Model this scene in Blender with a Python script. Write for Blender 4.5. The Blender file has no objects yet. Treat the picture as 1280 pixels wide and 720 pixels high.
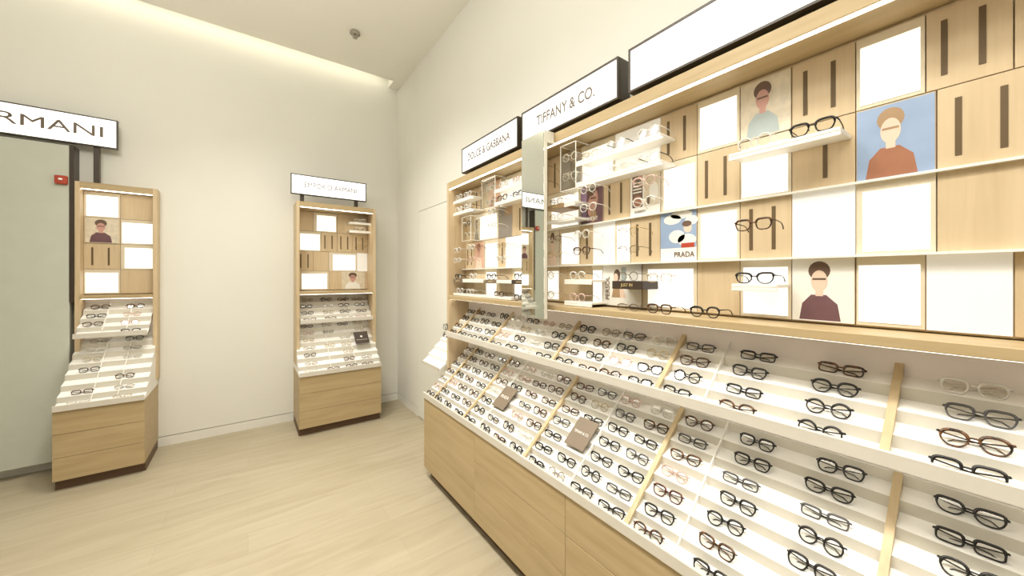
import bpy, math, random
from mathutils import Matrix, Vector
random.seed(7)
C = bpy.context.scene.collection
PI = math.pi
SC = bpy.context.scene

# ------------------------------------------------------------------ materials
def new_mat(name):
    m = bpy.data.materials.new(name); m.use_nodes = True
    return m, m.node_tree.nodes, m.node_tree.links, m.node_tree.nodes['Principled BSDF']

def plain(name, col, rough=.5, metal=0., spec=.5, var=.04, scale=9., bump=0.):
    """principled colour broken up by a little object-space noise"""
    m, n, l, b = new_mat(name)
    tc = n.new('ShaderNodeTexCoord'); nz = n.new('ShaderNodeTexNoise')
    nz.inputs['Scale'].default_value = scale; nz.inputs['Detail'].default_value = 4
    l.new(tc.outputs['Object'], nz.inputs['Vector'])
    r = n.new('ShaderNodeValToRGB')
    r.color_ramp.elements[0].position = .3; r.color_ramp.elements[1].position = .7
    r.color_ramp.elements[0].color = [c * (1 - var) for c in col] + [1]
    r.color_ramp.elements[1].color = [min(1, c * (1 + var)) for c in col] + [1]
    l.new(nz.outputs['Fac'], r.inputs['Fac']); l.new(r.outputs['Color'], b.inputs['Base Color'])
    b.inputs['Roughness'].default_value = rough; b.inputs['Metallic'].default_value = metal
    b.inputs['Specular IOR Level'].default_value = spec
    if bump:
        bp = n.new('ShaderNodeBump'); bp.inputs['Strength'].default_value = bump; bp.inputs['Distance'].default_value = .002
        l.new(nz.outputs['Fac'], bp.inputs['Height']); l.new(bp.outputs['Normal'], b.inputs['Normal'])
    return m

def wood(name, c1, c2, axis, rough=.45):
    m, n, l, b = new_mat(name)
    tc = n.new('ShaderNodeTexCoord'); mp = n.new('ShaderNodeMapping')
    s = [14., 14., 14.]; s[axis] = .9
    mp.inputs['Scale'].default_value = s
    l.new(tc.outputs['Object'], mp.inputs['Vector'])
    nz = n.new('ShaderNodeTexNoise'); nz.inputs['Scale'].default_value = 1.6; nz.inputs['Detail'].default_value = 6
    nz.inputs['Distortion'].default_value = .6
    l.new(mp.outputs['Vector'], nz.inputs['Vector'])
    n2 = n.new('ShaderNodeTexNoise'); n2.inputs['Scale'].default_value = 7; n2.inputs['Detail'].default_value = 3
    l.new(mp.outputs['Vector'], n2.inputs['Vector'])
    mx = n.new('ShaderNodeMath'); mx.operation = 'MULTIPLY_ADD'; mx.inputs[1].default_value = .3
    l.new(n2.outputs['Fac'], mx.inputs[0]); l.new(nz.outputs['Fac'], mx.inputs[2])
    r = n.new('ShaderNodeValToRGB')
    r.color_ramp.elements[0].position = .42; r.color_ramp.elements[1].position = .85
    r.color_ramp.elements[0].color = c1 + (1,); r.color_ramp.elements[1].color = c2 + (1,)
    l.new(mx.outputs[0], r.inputs['Fac']); l.new(r.outputs['Color'], b.inputs['Base Color'])
    b.inputs['Roughness'].default_value = rough; b.inputs['Specular IOR Level'].default_value = .35
    return m

def emit(name, col, strength):
    m, n, l, b = new_mat(name)
    b.inputs['Base Color'].default_value = (.8, .8, .8, 1)
    b.inputs['Emission Color'].default_value = col + (1,); b.inputs['Emission Strength'].default_value = strength
    return m

def clear(name, col, glossy=.08, tint=1., rough=.03):
    """thin clear plastic: mostly see-through with a faint gloss"""
    m, n, l, b = new_mat(name); n.remove(b)
    out = [x for x in n if x.type == 'OUTPUT_MATERIAL'][0]
    t = n.new('ShaderNodeBsdfTransparent'); t.inputs['Color'].default_value = (tint * col[0], tint * col[1], tint * col[2], 1)
    g = n.new('ShaderNodeBsdfGlossy'); g.inputs['Roughness'].default_value = rough
    fr = n.new('ShaderNodeFresnel'); fr.inputs['IOR'].default_value = 1.3
    ad = n.new('ShaderNodeMath'); ad.operation = 'MULTIPLY_ADD'; ad.inputs[1].default_value = .3; ad.inputs[2].default_value = glossy
    l.new(fr.outputs[0], ad.inputs[0])
    mx = n.new('ShaderNodeMixShader'); l.new(ad.outputs[0], mx.inputs[0])
    l.new(t.outputs[0], mx.inputs[1]); l.new(g.outputs[0], mx.inputs[2]); l.new(mx.outputs[0], out.inputs['Surface'])
    return m

def milky(name, col, see=.5):
    """frosted see-through plastic for crystal frames"""
    m, n, l, b = new_mat(name)
    b.inputs['Base Color'].default_value = col + (1,); b.inputs['Roughness'].default_value = .15
    out = [x for x in n if x.type == 'OUTPUT_MATERIAL'][0]
    t = n.new('ShaderNodeBsdfTransparent'); mx = n.new('ShaderNodeMixShader'); mx.inputs[0].default_value = 1 - see
    l.new(t.outputs[0], mx.inputs[1]); l.new(b.outputs[0], mx.inputs[2]); l.new(mx.outputs[0], out.inputs['Surface'])
    return m

def tortoise(name, c1, c2):
    m, n, l, b = new_mat(name)
    tc = n.new('ShaderNodeTexCoord'); nz = n.new('ShaderNodeTexNoise'); nz.inputs['Scale'].default_value = 90
    l.new(tc.outputs['Object'], nz.inputs['Vector'])
    r = n.new('ShaderNodeValToRGB'); r.color_ramp.elements[0].position = .42; r.color_ramp.elements[1].position = .62
    r.color_ramp.elements[0].color = c1 + (1,); r.color_ramp.elements[1].color = c2 + (1,)
    l.new(nz.outputs['Fac'], r.inputs['Fac']); l.new(r.outputs['Color'], b.inputs['Base Color'])
    b.inputs['Roughness'].default_value = .18
    return m

def floor_mat():
    m, n, l, b = new_mat('floor_planks')
    tc = n.new('ShaderNodeTexCoord')
    br = n.new('ShaderNodeTexBrick')
    br.inputs['Scale'].default_value = 1; br.inputs['Brick Width'].default_value = 1.2; br.inputs['Row Height'].default_value = .2
    br.inputs['Mortar Size'].default_value = .0012; br.inputs['Mortar Smooth'].default_value = .4
    br.inputs['Color1'].default_value = (.415, .36, .255, 1); br.inputs['Color2'].default_value = (.44, .385, .28, 1)
    br.inputs['Mortar'].default_value = (.365, .31, .215, 1); br.offset = .37
    l.new(tc.outputs['Object'], br.inputs['Vector'])
    mp = n.new('ShaderNodeMapping'); mp.inputs['Scale'].default_value = (1.1, 9, 1)
    l.new(tc.outputs['Object'], mp.inputs['Vector'])
    nz = n.new('ShaderNodeTexNoise'); nz.inputs['Scale'].default_value = 1.5; nz.inputs['Detail'].default_value = 5; nz.inputs['Distortion'].default_value = .8
    l.new(mp.outputs['Vector'], nz.inputs['Vector'])
    r = n.new('ShaderNodeValToRGB'); r.color_ramp.elements[0].position = .3; r.color_ramp.elements[1].position = .7
    r.color_ramp.elements[0].color = (.88, .86, .82, 1); r.color_ramp.elements[1].color = (1.04, 1.04, 1.04, 1)
    l.new(nz.outputs['Fac'], r.inputs['Fac'])
    mx = n.new('ShaderNodeMix'); mx.data_type = 'RGBA'; mx.blend_type = 'MULTIPLY'; mx.inputs['Factor'].default_value = 1
    l.new(br.outputs['Color'], mx.inputs['A']); l.new(r.outputs['Color'], mx.inputs['B'])
    l.new(mx.outputs['Result'], b.inputs['Base Color'])
    b.inputs['Roughness'].default_value = .42; b.inputs['Specular IOR Level'].default_value = .3
    return m

M = {
    'wall': plain('wall_paint', (.80, .79, .725), .75, var=.012, scale=2),
    'ceiling': plain('ceiling_paint', (.90, .88, .81), .85, var=.01, scale=2),
    'base': plain('baseboard_paint', (.81, .795, .73), .5, var=.01),
    'floor': floor_mat(),
    'wood_u': wood('oak_lengthwise', (.425, .315, .165), (.51, .39, .22), 0),
    'wood_z': wood('oak_upright', (.56, .43, .26), (.66, .52, .335), 2),
    'divider': wood('oak_divider', (.50, .38, .215), (.60, .47, .285), 1),
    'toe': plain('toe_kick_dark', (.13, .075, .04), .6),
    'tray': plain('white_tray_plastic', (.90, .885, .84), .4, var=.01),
    'riser': plain('shaded_riser_plastic', (.66, .62, .53), .5, var=.015),  # darker than the treads: riser shade put into the colour
    'lip': plain('tray_lip_acrylic', (.66, .62, .545), .3, var=.02),
    'white': plain('white_acrylic', (.88, .86, .80), .3, var=.01),
    'pinkish': plain('pale_back_board', (.80, .73, .68), .55, var=.01),
    'frame': plain('bronze_sign_frame', (.055, .042, .026), .4, var=.06),
    'dark': plain('dark_metal', (.05, .035, .02), .4, var=.1),
    'letter': plain('sign_letter_brown', (.16, .125, .09), .5, var=.02),
    'signface': emit('backlit_sign_face', (1., .985, .94), .95),
    'led': emit('led_strip', (1., .94, .82), 6.),
    'cove': emit('cove_lamp', (1., .95, .76), 4.),
    'lit': emit('backlit_panel', (1., .97, .88), .8),
    'cream': emit('opal_panel', (1., .92, .74), .2),
    'opal': plain('opal_acrylic', (.72, .63, .47), .3, var=.015),
    'slot': plain('slot_shadow_gap', (.12, .075, .03), .6),
    'mirror': None,
    'pearl': plain('mirror_casing', (.80, .77, .66), .3, var=.01),
    'acrylic': clear('clear_acrylic', (.985, .98, .95), .02),
    'acryledge': plain('acrylic_edge', (.88, .86, .78), .2, var=.01),
    'lens': clear('clear_lens', (.97, .965, .95), .04),
    'cardbrown': plain('taupe_card', (.20, .15, .10), .55, var=.05),
    'carddark': plain('dark_brown_card', (.045, .028, .017), .5, var=.05),
    'cardtext': plain('card_white_print', (.85, .82, .76), .5, var=.01),
    'greycard': plain('grey_card', (.30, .26, .22), .55, var=.08),
    'peach': plain('peach_print', (.70, .45, .33), .5, var=.12),
    'purple': plain('purple_print', (.30, .20, .32), .45, var=.2, scale=14),
    'plum': plain('plum_print', (.16, .08, .09), .45, var=.2),
    'skin': plain('skin_print', (.60, .33, .27), .5, var=.12),
    'skin2': plain('pale_skin_print', (.78, .60, .47), .5, var=.06),
    'hair': plain('hair_print', (.15, .09, .06), .5, var=.2),
    'tan': plain('tan_print', (.40, .26, .14), .5, var=.1),
    'rust': plain('rust_print', (.36, .15, .08), .5, var=.15),
    'teal': plain('grey_teal_print', (.42, .48, .47), .5, var=.1),
    'skyblue': plain('sky_blue_print', (.30, .40, .58), .5, var=.08),
    'paper': plain('white_paper', (.86, .84, .78), .55, var=.01),
    'sand': plain('sand_print', (.70, .62, .48), .55, var=.12, scale=30),
    'gold': plain('gold_print', (.62, .48, .22), .4, var=.05),
    'steel': plain('chrome_fitting', (.42, .38, .32), .3, metal=.7, var=.05),
    'red': plain('red_plastic', (.45, .06, .03), .4, var=.05),
    'pillar': plain('grey_green_panel', (.58, .60, .52), .35, var=.02),
    'black': plain('black_frame_acetate', (.014, .012, .011), .22, var=.1),
    'blacktemple': plain('black_metal', (.02, .017, .014), .3, var=.1),
    'grey': plain('smoky_grey_acetate', (.09, .085, .085), .22, var=.1),
    'brown': tortoise('tortoiseshell_acetate', (.02, .010, .005), (.16, .065, .022)),
    'redbrown': tortoise('burgundy_acetate', (.05, .015, .012), (.15, .045, .03)),
    'crystal': milky('crystal_acetate', (.90, .87, .80), .35),
    'pink': milky('blush_crystal_acetate', (.78, .55, .47), .25),
    'goldwire': plain('gold_wire', (.55, .40, .18), .25, metal=.8, var=.04),
    'bronzewire': plain('bronze_wire', (.17, .11, .06), .3, metal=.5, var=.04),
}
def mirror_mat():
    m, n, l, b = new_mat('silvered_mirror')
    nz = n.new('ShaderNodeTexNoise'); nz.inputs['Scale'].default_value = 2
    r = n.new('ShaderNodeMapRange'); r.inputs['To Min'].default_value = .012; r.inputs['To Max'].default_value = .03
    l.new(nz.outputs['Fac'], r.inputs['Value']); l.new(r.outputs['Result'], b.inputs['Roughness'])
    b.inputs['Base Color'].default_value = (.86, .89, .86, 1); b.inputs['Metallic'].default_value = 1
    return m
M['mirror'] = mirror_mat()

# ------------------------------------------------------------------ mesh helpers
class MB:
    def __init__(s): s.v = []; s.f = []; s.m = []; s.mats = []
    def mi(s, mat):
        if mat not in s.mats: s.mats.append(mat)
        return s.mats.index(mat)
    def add(s, verts, faces, mat):
        o = len(s.v); k = s.mi(mat)
        s.v += [tuple(p) for p in verts]
        for f in faces: s.f.append([i + o for i in f]); s.m.append(k)
        return s
    def box(s, x0, x1, y0, y1, z0, z1, mat):
        v = [(x, y, z) for z in (z0, z1) for y in (y0, y1) for x in (x0, x1)]
        return s.add(v, [(0, 2, 3, 1), (4, 5, 7, 6), (0, 1, 5, 4), (2, 6, 7, 3), (0, 4, 6, 2), (1, 3, 7, 5)], mat)
    def bbox(s, x0, x1, y0, y1, z0, z1, mat, b=.003):
        """box with its 12 edges chamfered"""
        xs, ys, zs = (x0, x1), (y0, y1), (z0, z1)
        v = []; idx = {}
        for i in (0, 1):
            for j in (0, 1):
                for k in (0, 1):
                    dx, dy, dz = b * (1 - 2 * i), b * (1 - 2 * j), b * (1 - 2 * k)
                    for a, p in (('x', (xs[i], ys[j] + dy, zs[k] + dz)), ('y', (xs[i] + dx, ys[j], zs[k] + dz)), ('z', (xs[i] + dx, ys[j] + dy, zs[k]))):
                        idx[(i, j, k, a)] = len(v); v.append(p)
        f = []
        for i in (0, 1):
            q = [idx[(i, j, k, 'x')] for j, k in ((0, 0), (1, 0), (1, 1), (0, 1))]; f.append(q if i else q[::-1])
            q = [idx[(j, i, k, 'y')] for j, k in ((0, 0), (1, 0), (1, 1), (0, 1))]; f.append(q[::-1] if i else q)
            q = [idx[(j, k, i, 'z')] for j, k in ((0, 0), (1, 0), (1, 1), (0, 1))]; f.append(q if i else q[::-1])
        for i in (0, 1):
            for j in (0, 1):
                f.append([idx[(i, j, 0, 'x')], idx[(i, j, 1, 'x')], idx[(i, j, 1, 'y')], idx[(i, j, 0, 'y')]])
                f.append([idx[(i, 0, j, 'x')], idx[(i, 1, j, 'x')], idx[(i, 1, j, 'z')], idx[(i, 0, j, 'z')]])
                f.append([idx[(0, i, j, 'y')], idx[(1, i, j, 'y')], idx[(1, i, j, 'z')], idx[(0, i, j, 'z')]])
                for k in (0, 1): f.append([idx[(i, j, k, a)] for a in 'xyz'])
        return s.add(v, f, mat)
    def prism(s, prof, x0, x1, mat):
        """closed (y,z) outline swept along x"""
        n = len(prof)
        v = [(x0, y, z) for y, z in prof] + [(x1, y, z) for y, z in prof]
        f = [(i, (i + 1) % n, (i + 1) % n + n, i + n) for i in range(n)] + [list(range(n))[::-1], list(range(n, 2 * n))]
        return s.add(v, f, mat)
    def tube(s, pts, r, mat, seg=6, closed=False, flat=1.):
        """tube along points; r may be a list; flat squeezes it along y"""
        P = [Vector(p) for p in pts]; n = len(P); v = []; f = []
        for i, p in enumerate(P):
            a = P[(i - 1) % n] if (closed or i) else P[0]
            b = P[(i + 1) % n] if (closed or i < n - 1) else P[-1]
            t = (b - a).normalized()
            up = Vector((0, 1, 0)) if abs(t.y) < .9 else Vector((0, 0, 1))
            sd = t.cross(up).normalized(); up = sd.cross(t).normalized()
            rr = r[i] if isinstance(r, (list, tuple)) else r
            for k in range(seg):
                an = 2 * PI * (k + .5) / seg
                v.append(p + sd * math.cos(an) * rr + up * math.sin(an) * rr * flat)
        m = n if closed else n - 1
        for i in range(m):
            for k in range(seg):
                a, b = i * seg, ((i + 1) % n) * seg
                f.append((a + k, a + (k + 1) % seg, b + (k + 1) % seg, b + k))
        if not closed:
            f.append(list(range(seg))[::-1]); f.append([(n - 1) * seg + k for k in range(seg)])
        return s.add(v, f, mat)
    def cyl(s, c, r, z0, z1, mat, seg=24, r1=None):
        r1 = r if r1 is None else r1
        v = [(c[0] + r * math.cos(2 * PI * k / seg), c[1] + r * math.sin(2 * PI * k / seg), z0) for k in range(seg)]
        v += [(c[0] + r1 * math.cos(2 * PI * k / seg), c[1] + r1 * math.sin(2 * PI * k / seg), z1) for k in range(seg)]
        f = [(k, (k + 1) % seg, (k + 1) % seg + seg, k + seg) for k in range(seg)] + [list(range(seg))[::-1], list(range(seg, 2 * seg))]
        return s.add(v, f, mat)
    def poly(s, pts, y, mat):
        """flat printed shape in the x-z plane facing -y"""
        return s.add([(x, y, z) for x, z in pts], [list(range(len(pts)))], mat)
    def ell(s, cx, cz, rx, rz, y, mat, n=18, rot=0):
        return s.poly([(cx + rx * math.cos(a) * math.cos(rot) - rz * math.sin(a) * math.sin(rot),
                        cz + rx * math.cos(a) * math.sin(rot) + rz * math.sin(a) * math.cos(rot))
                       for a in [2 * PI * k / n for k in range(n)]], y, mat)
    def build(s, name, parent=None, smooth=False, recalc=True):
        me = bpy.data.meshes.new(name); me.from_pydata(s.v, [], s.f)
        for mm in s.mats: me.materials.append(M[mm])
        me.polygons.foreach_set('material_index', s.m)
        me.polygons.foreach_set('use_smooth', [smooth] * len(s.f))
        me.update()
        if recalc:
            import bmesh
            b = bmesh.new(); b.from_mesh(me); bmesh.ops.recalc_face_normals(b, faces=b.faces); b.to_mesh(me); b.free()
        o = bpy.data.objects.new(name, me); C.objects.link(o)
        if parent: o.parent = parent
        return o

def tag(o, label=None, cat=None, group=None, kind=None):
    if label: o['label'] = label
    if cat: o['category'] = cat
    if group: o['group'] = group
    if kind: o['kind'] = kind
    return o

def empty(name, mat, label, cat, group=None):
    o = bpy.data.objects.new(name, None); C.objects.link(o)
    o.empty_display_size = .05; o.matrix_world = mat
    return tag(o, label, cat, group)

def struct(name, mb, mat=None):
    o = mb.build(name); tag(o, kind='structure')
    if mat is not None: o.matrix_world = mat
    return o

def lettering(name, body, size, mat, parent, loc, rot, width=None, thin=0., space=1., extrude=.0006, align='CENTER'):
    cu = bpy.data.curves.new(name, 'FONT'); cu.body = body; cu.size = size; cu.align_x = align; cu.align_y = 'CENTER'
    cu.space_character = space; cu.offset = thin; cu.extrude = extrude; cu.resolution_u = 4
    t = bpy.data.objects.new(name, cu); C.objects.link(t)
    bpy.context.view_layer.update()
    me = bpy.data.meshes.new_from_object(t.evaluated_get(bpy.context.evaluated_depsgraph_get()))
    C.objects.unlink(t); bpy.data.objects.remove(t)
    if width:
        xs = [v.co.x for v in me.vertices]; k = width / (max(xs) - min(xs)); me.transform(Matrix.Diagonal((k, 1, 1, 1)))
    me.materials.clear(); me.materials.append(M[mat])
    o = bpy.data.objects.new(name, me); C.objects.link(o); o.parent = parent
    o.location = loc; o.rotation_euler = rot
    return o

# frames: local x runs to a visitor's right when facing the display, local y into the wall, z up
RIGHT = Matrix.Translation((1.58, 0, 0)) @ Matrix.Rotation(-PI / 2, 4, 'Z')   # x = -worldY, y = worldX - 1.58
BACK = Matrix.Translation((0, 4.72, 0))                                       # x = worldX,  y = worldY - 4.72
def at(F, x, y, z, yaw=0., tilt=0.):
    return F @ Matrix.Translation((x, y, z)) @ Matrix.Rotation(yaw, 4, 'Z') @ Matrix.Rotation(-tilt, 4, 'X')

# ------------------------------------------------------------------ room
CZ = 4.03
struct('floor', MB().box(-4.5, 1.75, -4, 5.0, -.08, 0, 'floor'))
mb = MB(); mb.box(-4.5, 1.75, -4, 4.52, CZ, CZ + .1, 'ceiling'); mb.box(1.46, 1.75, 4.52, 5.0, CZ, CZ + .1, 'ceiling')
mb.box(-4.5, 1.46, 4.45, 4.52, CZ + .1, CZ + .45, 'ceiling'); mb.box(-4.5, 1.5, 4.45, 5.0, CZ + .45, CZ + .5, 'ceiling')
struct('ceiling', mb)
struct('wall_right', MB().box(1.605, 1.75, -4, 5.0, 0, 4.6, 'wall')
       .box(1.58, 1.605, -4, 4.0, 2.346, CZ, 'wall').box(1.58, 1.605, 4.0045, 4.72, .092, CZ, 'wall').box(1.58, 1.605, -4, 2.81, 0, 2.346, 'wall'))
struct('wall_back', MB().box(-4.5, 1.605, 4.745, 4.9, 0, 4.6, 'wall').box(-4.5, 1.58, 4.72, 4.745, .092, 4.5, 'wall'))
struct('wall_left', MB().box(-4.6, -4.5, -4, 5, 0, 4.6, 'wall'))
struct('door_1', MB().box(1.58, 1.604, 2.815, 4.0, .01, 2.34, 'wall'))
struct('baseboard_right', MB().box(1.578, 1.605, 4.006, 4.72, 0, .085, 'base'))
struct('baseboard_back', MB().box(-4.5, 1.578, 4.718, 4.745, 0, .085, 'base'))
# cove lamp tube hidden in the ceiling slot above the far wall
t = empty('cove_light', Matrix.Translation((-1.5, 4.60, CZ + .12)), 'long warm light strip in the ceiling slot above the far wall', 'light')
MB().box(-2.9, 2.9, -.03, .03, .0, .02, 'cove').build('diffuser', t)
MB().box(-2.9, 2.9, -.035, .035, .02, .05, 'white').build('channel', t)
# sprinkler
t = empty('sprinkler_head', Matrix.Translation((.86, 3.84, CZ)), 'small chrome fire sprinkler on the pale ceiling', 'sprinkler')
MB().cyl((0, 0), .048, -.022, 0, 'steel', r1=.042).build('escutcheon', t, True)
MB().cyl((0, 0), .011, -.055, -.022, 'steel', 12).build('stem', t, True)
MB().cyl((0, 0), .022, -.06, -.056, 'steel', 16).build('deflector', t, True)

# ------------------------------------------------------------------ display furniture
def drawer_unit(F, x0, x1, yf, z0, z1, fronts, label, mirrored=False):
    t = empty('drawer_cabinet', at(F, (x0 + x1) / 2, yf, 0), label, 'cabinet', 'oak drawer cabinets under the trays')
    w = (x1 - x0) / 2 - .0008; d = -yf - .002
    MB().bbox(-w, w, .02, d, z0, z1, 'wood_u', .001).build('carcass', t)
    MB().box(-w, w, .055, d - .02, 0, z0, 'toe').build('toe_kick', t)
    for a, b in fronts:
        MB().bbox(-w, w, 0, .019, a + .0015, b - .0015, 'wood_u', .0012).build('drawer', t)
    return t

TS = .36      # how far each tread climbs before the next upright face
def tray(F, x0, x1, yf, zf, rows, dx, dz, dividers, label, lip=.04, back=.0, under=None):
    """stepped eyewear tray: treads and risers, oak and white dividers, front lip"""
    t = empty('eyewear_tray', at(F, x0, yf, zf), label, 'display tray', 'stepped eyewear trays')
    L = x1 - x0
    prof = []
    for r in range(rows):
        prof += [(r * dx, r * dz), ((r + 1) * dx, r * dz + dz * TS)]
    yb = rows * dx
    prof += [(yb, rows * dz)]
    yend = min(yb + .01, -yf - .002)
    if under is None:      # floating tier
        prof += [(yend, rows * dz), (yend, rows * dz - .10), (.0, -.012)]
    else:
        prof += [(yend, rows * dz), (yend, under), (0, under)]
    mb = MB().prism(prof, 0, L, 'tray')
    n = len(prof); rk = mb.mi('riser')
    for i in range(n):                       # upright faces get a darker tone, their shade put into the colour
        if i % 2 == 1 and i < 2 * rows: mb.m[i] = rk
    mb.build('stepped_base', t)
    if under is None: MB().box(.01, L - .01, .02, .034, -.009, -.003, 'led').build('led_strip', t)  # unseen strip added behind the lip to brighten the tray below
    MB().bbox(0, L, -.012, -.0005, -.014 if under is None else under, lip - .012, 'lip', .002).build('front_lip', t)
    sl = dz / dx
    for x, kind in dividers:
        th = .0095 if kind == 'wood' else .002
        h = .007 if kind == 'wood' else .005
        pr = [(.0, -.004), (.0, h), (yb - .003, h + (yb - .003) * sl), (yb - .003, rows * dz - .03)]
        MB().prism(pr, x - x0 - th, x - x0 + th, 'divider' if kind == 'wood' else 'white').build('divider', t)
    return t

# right-hand display ---------------------------------------------------------
yb_ = -.44
cab = [(2.77, 1.97, [(.0826, .272), (.272, .637)], 'oak drawer cabinet at the far end of the long display'),
       (1.97, 1.17, [(.0826, .268), (.268, .453), (.453, .637)], 'oak three-drawer cabinet second from the far end of the long display'),
       (1.17, .37, [(.0826, .268), (.268, .453), (.453, .637)], 'oak three-drawer cabinet third from the far end of the long display'),
       (.37, -.43, [(.0826, .268), (.268, .453), (.453, .637)], 'oak three-drawer cabinet at the near end of the long display')]
for a, b, fr, lab in cab: drawer_unit(RIGHT, -a, -b, yb_, .0826, .637, fr, lab)
DIV = [(-2.62, 'wood'), (-2.145, 'wood'), (-1.955, 'white'), (-1.49, 'wood'), (-1.165, 'white'), (-.86, 'wood'), (-.67, 'white'), (-.2, 'wood'), (.1, 'white')]
LOW = dict(yf=-.437, zf=.655, rows=7, dx=.059, dz=.052)
UPP = dict(yf=-.245, zf=1.125, rows=4, dx=.0595, dz=.0535)
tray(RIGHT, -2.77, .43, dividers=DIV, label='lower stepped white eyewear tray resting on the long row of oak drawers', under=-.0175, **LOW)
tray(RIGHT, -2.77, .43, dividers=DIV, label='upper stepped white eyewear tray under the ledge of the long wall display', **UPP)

# wall case: side panel, back, header, ledge, tiles
ROWZ = [(2.115, 2.335), (1.89, 2.115), (1.665, 1.89), (1.45, 1.665)]
def tile(F, root, kind, x0, x1, row, yb, dep=.012):
    z0, z1 = ROWZ[row]; g = .0015; cx = (x0 + x1) / 2; w = (x1 - x0) / 2 - g
    nm = {'wood': 'wood_panel', 'slots': 'slotted_wood_panel', 'slot1': 'slotted_wood_panel', 'lit': 'backlit_panel', 'cream': 'opal_panel'}[kind]
    if kind == 'lit':
        mb = MB().box(-w, w, -dep, 0, z0 + g, z1 - g, 'opal')
        a = w * (.72 + .2 * ((row * 7 + int(abs(x0) * 100)) % 5) / 4); b = w * .88
        mb.box(-a, b, -dep - .002, -dep - .0001, z0 + .012, z1 - .03, 'lit')
        o = mb.build(nm, root); o.location = (cx, yb, 0)
        return o
    mb = MB(); mat = {'wood': 'wood_z', 'slots': 'wood_z', 'slot1': 'wood_z', 'lit': 'lit', 'cream': 'cream'}[kind]
    mb.box(-w, w, -dep, 0, z0 + g, z1 - g, mat)
    if kind == 'slots':
        for k in (-.55, .35): mb.box(w * k - .006, w * k + .006, -dep - .0015, -dep + .004, z0 + .035, z1 - .035, 'slot')
    if kind == 'slot1': mb.box(w * .1 - .006, w * .1 + .006, -dep - .0015, -dep + .004, z0 + .035, z1 - .035, 'slot')
    o = mb.build(nm, root); o.location = (cx, yb, 0)
    return o

def wall_case(F, x0, x1, yf, tiles, label, sides=(True, True), rail=None, wallgap=-.002):
    """open oak wall case; local coordinates relative to frame F"""
    t = empty('wall_case', F @ Matrix.Identity(4), label, 'display case')
    zt = 2.40
    yb = wallgap - .03
    for x, on, sgn in ((x0, sides[0], 1), (x1, sides[1], -1)):
        if on:
            a, b = sorted((x, x + sgn * .03))
            MB().bbox(a, b, yf, wallgap, .66, zt, 'wood_z', .0015).build('side_panel', t)
    MB().box(x0 + .03, x1 - .03, yb, wallgap, 1.445, 2.345, 'wood_z').build('back_panel', t)
    MB().bbox(x0 + .03, x1 - .03, yf, wallgap, 2.345, zt, 'wood_u', .0015).build('header', t)
    MB().bbox(x0 + .03, x1 - .03, yf - .008, wallgap, 1.412, 1.442, 'wood_u', .002).build('ledge', t)
    MB().box(x0 + .035, x1 - .035, yf + .006, yf + .017, 2.339, 2.3448, 'led').build('led_strip', t)
    MB().box(x0 + .035, x1 - .035, yf + .014, yf + .030, 1.4088, 1.4118, 'led').build('led_strip', t)
    for kind, a, b, r in tiles: tile(F, t, kind, a, b, r, yb)
    return t

tilesR = []
def T(kind, Y0, Y1, row): tilesR.append((kind, -Y0, -Y1, row))
for k, a, b, r in [
    # bay by the far side panel
    ('wood', 2.80, 2.655, 0), ('slots', 2.655, 2.49, 0), ('wood', 2.49, 2.29, 0), ('lit', 2.29, 1.775, 0),
    ('wood', 2.80, 2.655, 1), ('lit', 2.655, 2.29, 1), ('wood', 2.29, 2.115, 1), ('slot1', 2.115, 1.95, 1), ('wood', 1.95, 1.775, 1),
    ('slots', 2.80, 2.655, 2), ('wood', 2.655, 2.49, 2), ('lit', 2.49, 2.29, 2), ('slot1', 2.29, 2.2, 2), ('cream', 2.2, 1.95, 2), ('wood', 1.95, 1.775, 2),
    ('wood', 2.80, 2.655, 3), ('wood', 2.655, 2.49, 3), ('lit', 2.49, 2.31, 3), ('wood', 2.31, 2.115, 3), ('lit', 2.115, 1.775, 3),
    # bay beyond the mirror
    ('slot1', 1.735, 1.61, 0), ('wood', 1.61, 1.445, 0), ('lit', 1.445, 1.21, 0), ('cream', 1.21, .955, 0), ('slots', .955, .785, 0),
    ('lit', 1.735, 1.45, 1), ('wood', 1.45, 1.285, 1), ('slots', 1.285, 1.118, 1), ('wood', 1.118, .953, 1), ('lit', .953, .785, 1),
    ('wood', 1.735, 1.625, 2), ('lit', 1.625, 1.455, 2), ('slot1', 1.455, 1.36, 2), ('cream', 1.36, 1.21, 2), ('lit', 1.21, 1.115, 2), ('slots', 1.115, .955, 2), ('wood', .955, .785, 2),
    ('lit', 1.735, 1.625, 3), ('wood', 1.625, 1.365, 3), ('lit', 1.365, 1.29, 3), ('wood', 1.29, 1.05, 3), ('lit', 1.05, .785, 3),
    # on towards the shop front
    ('lit', .785, .62, 0), ('wood', .62, .455, 0), ('slots', .455, .29, 0), ('lit', .29, .145, 0), ('slots', .145, .0, 0), ('wood', .0, -.45, 0),
    ('slots', .785, .62, 1), ('lit', .62, .455, 1), ('slot1', .455, .29, 1), ('wood', .29, .125, 1), ('slots', .125, -.04, 1), ('wood', -.04, -.45, 1),
    ('lit', .785, .62, 2), ('slots', .62, .455, 2), ('cream', .455, .29, 2), ('lit', .29, .125, 2), ('wood', .125, -.45, 2),
    ('wood', .785, .62, 3), ('lit', .62, .455, 3), ('wood', .455, .29, 3), ('lit', .29, .145, 3), ('cream', .145, .0, 3), ('wood', .0, -.45, 3)]: T(k, a, b, r)
case = wall_case(RIGHT, -2.855, .50, -.20, tilesR, 'long open oak wall case with backlit panels above the trays')
MB().box(-1.772, -1.738, -.195, -.032, 1.443, 2.344, 'wood_z').build('partition', case)
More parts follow.
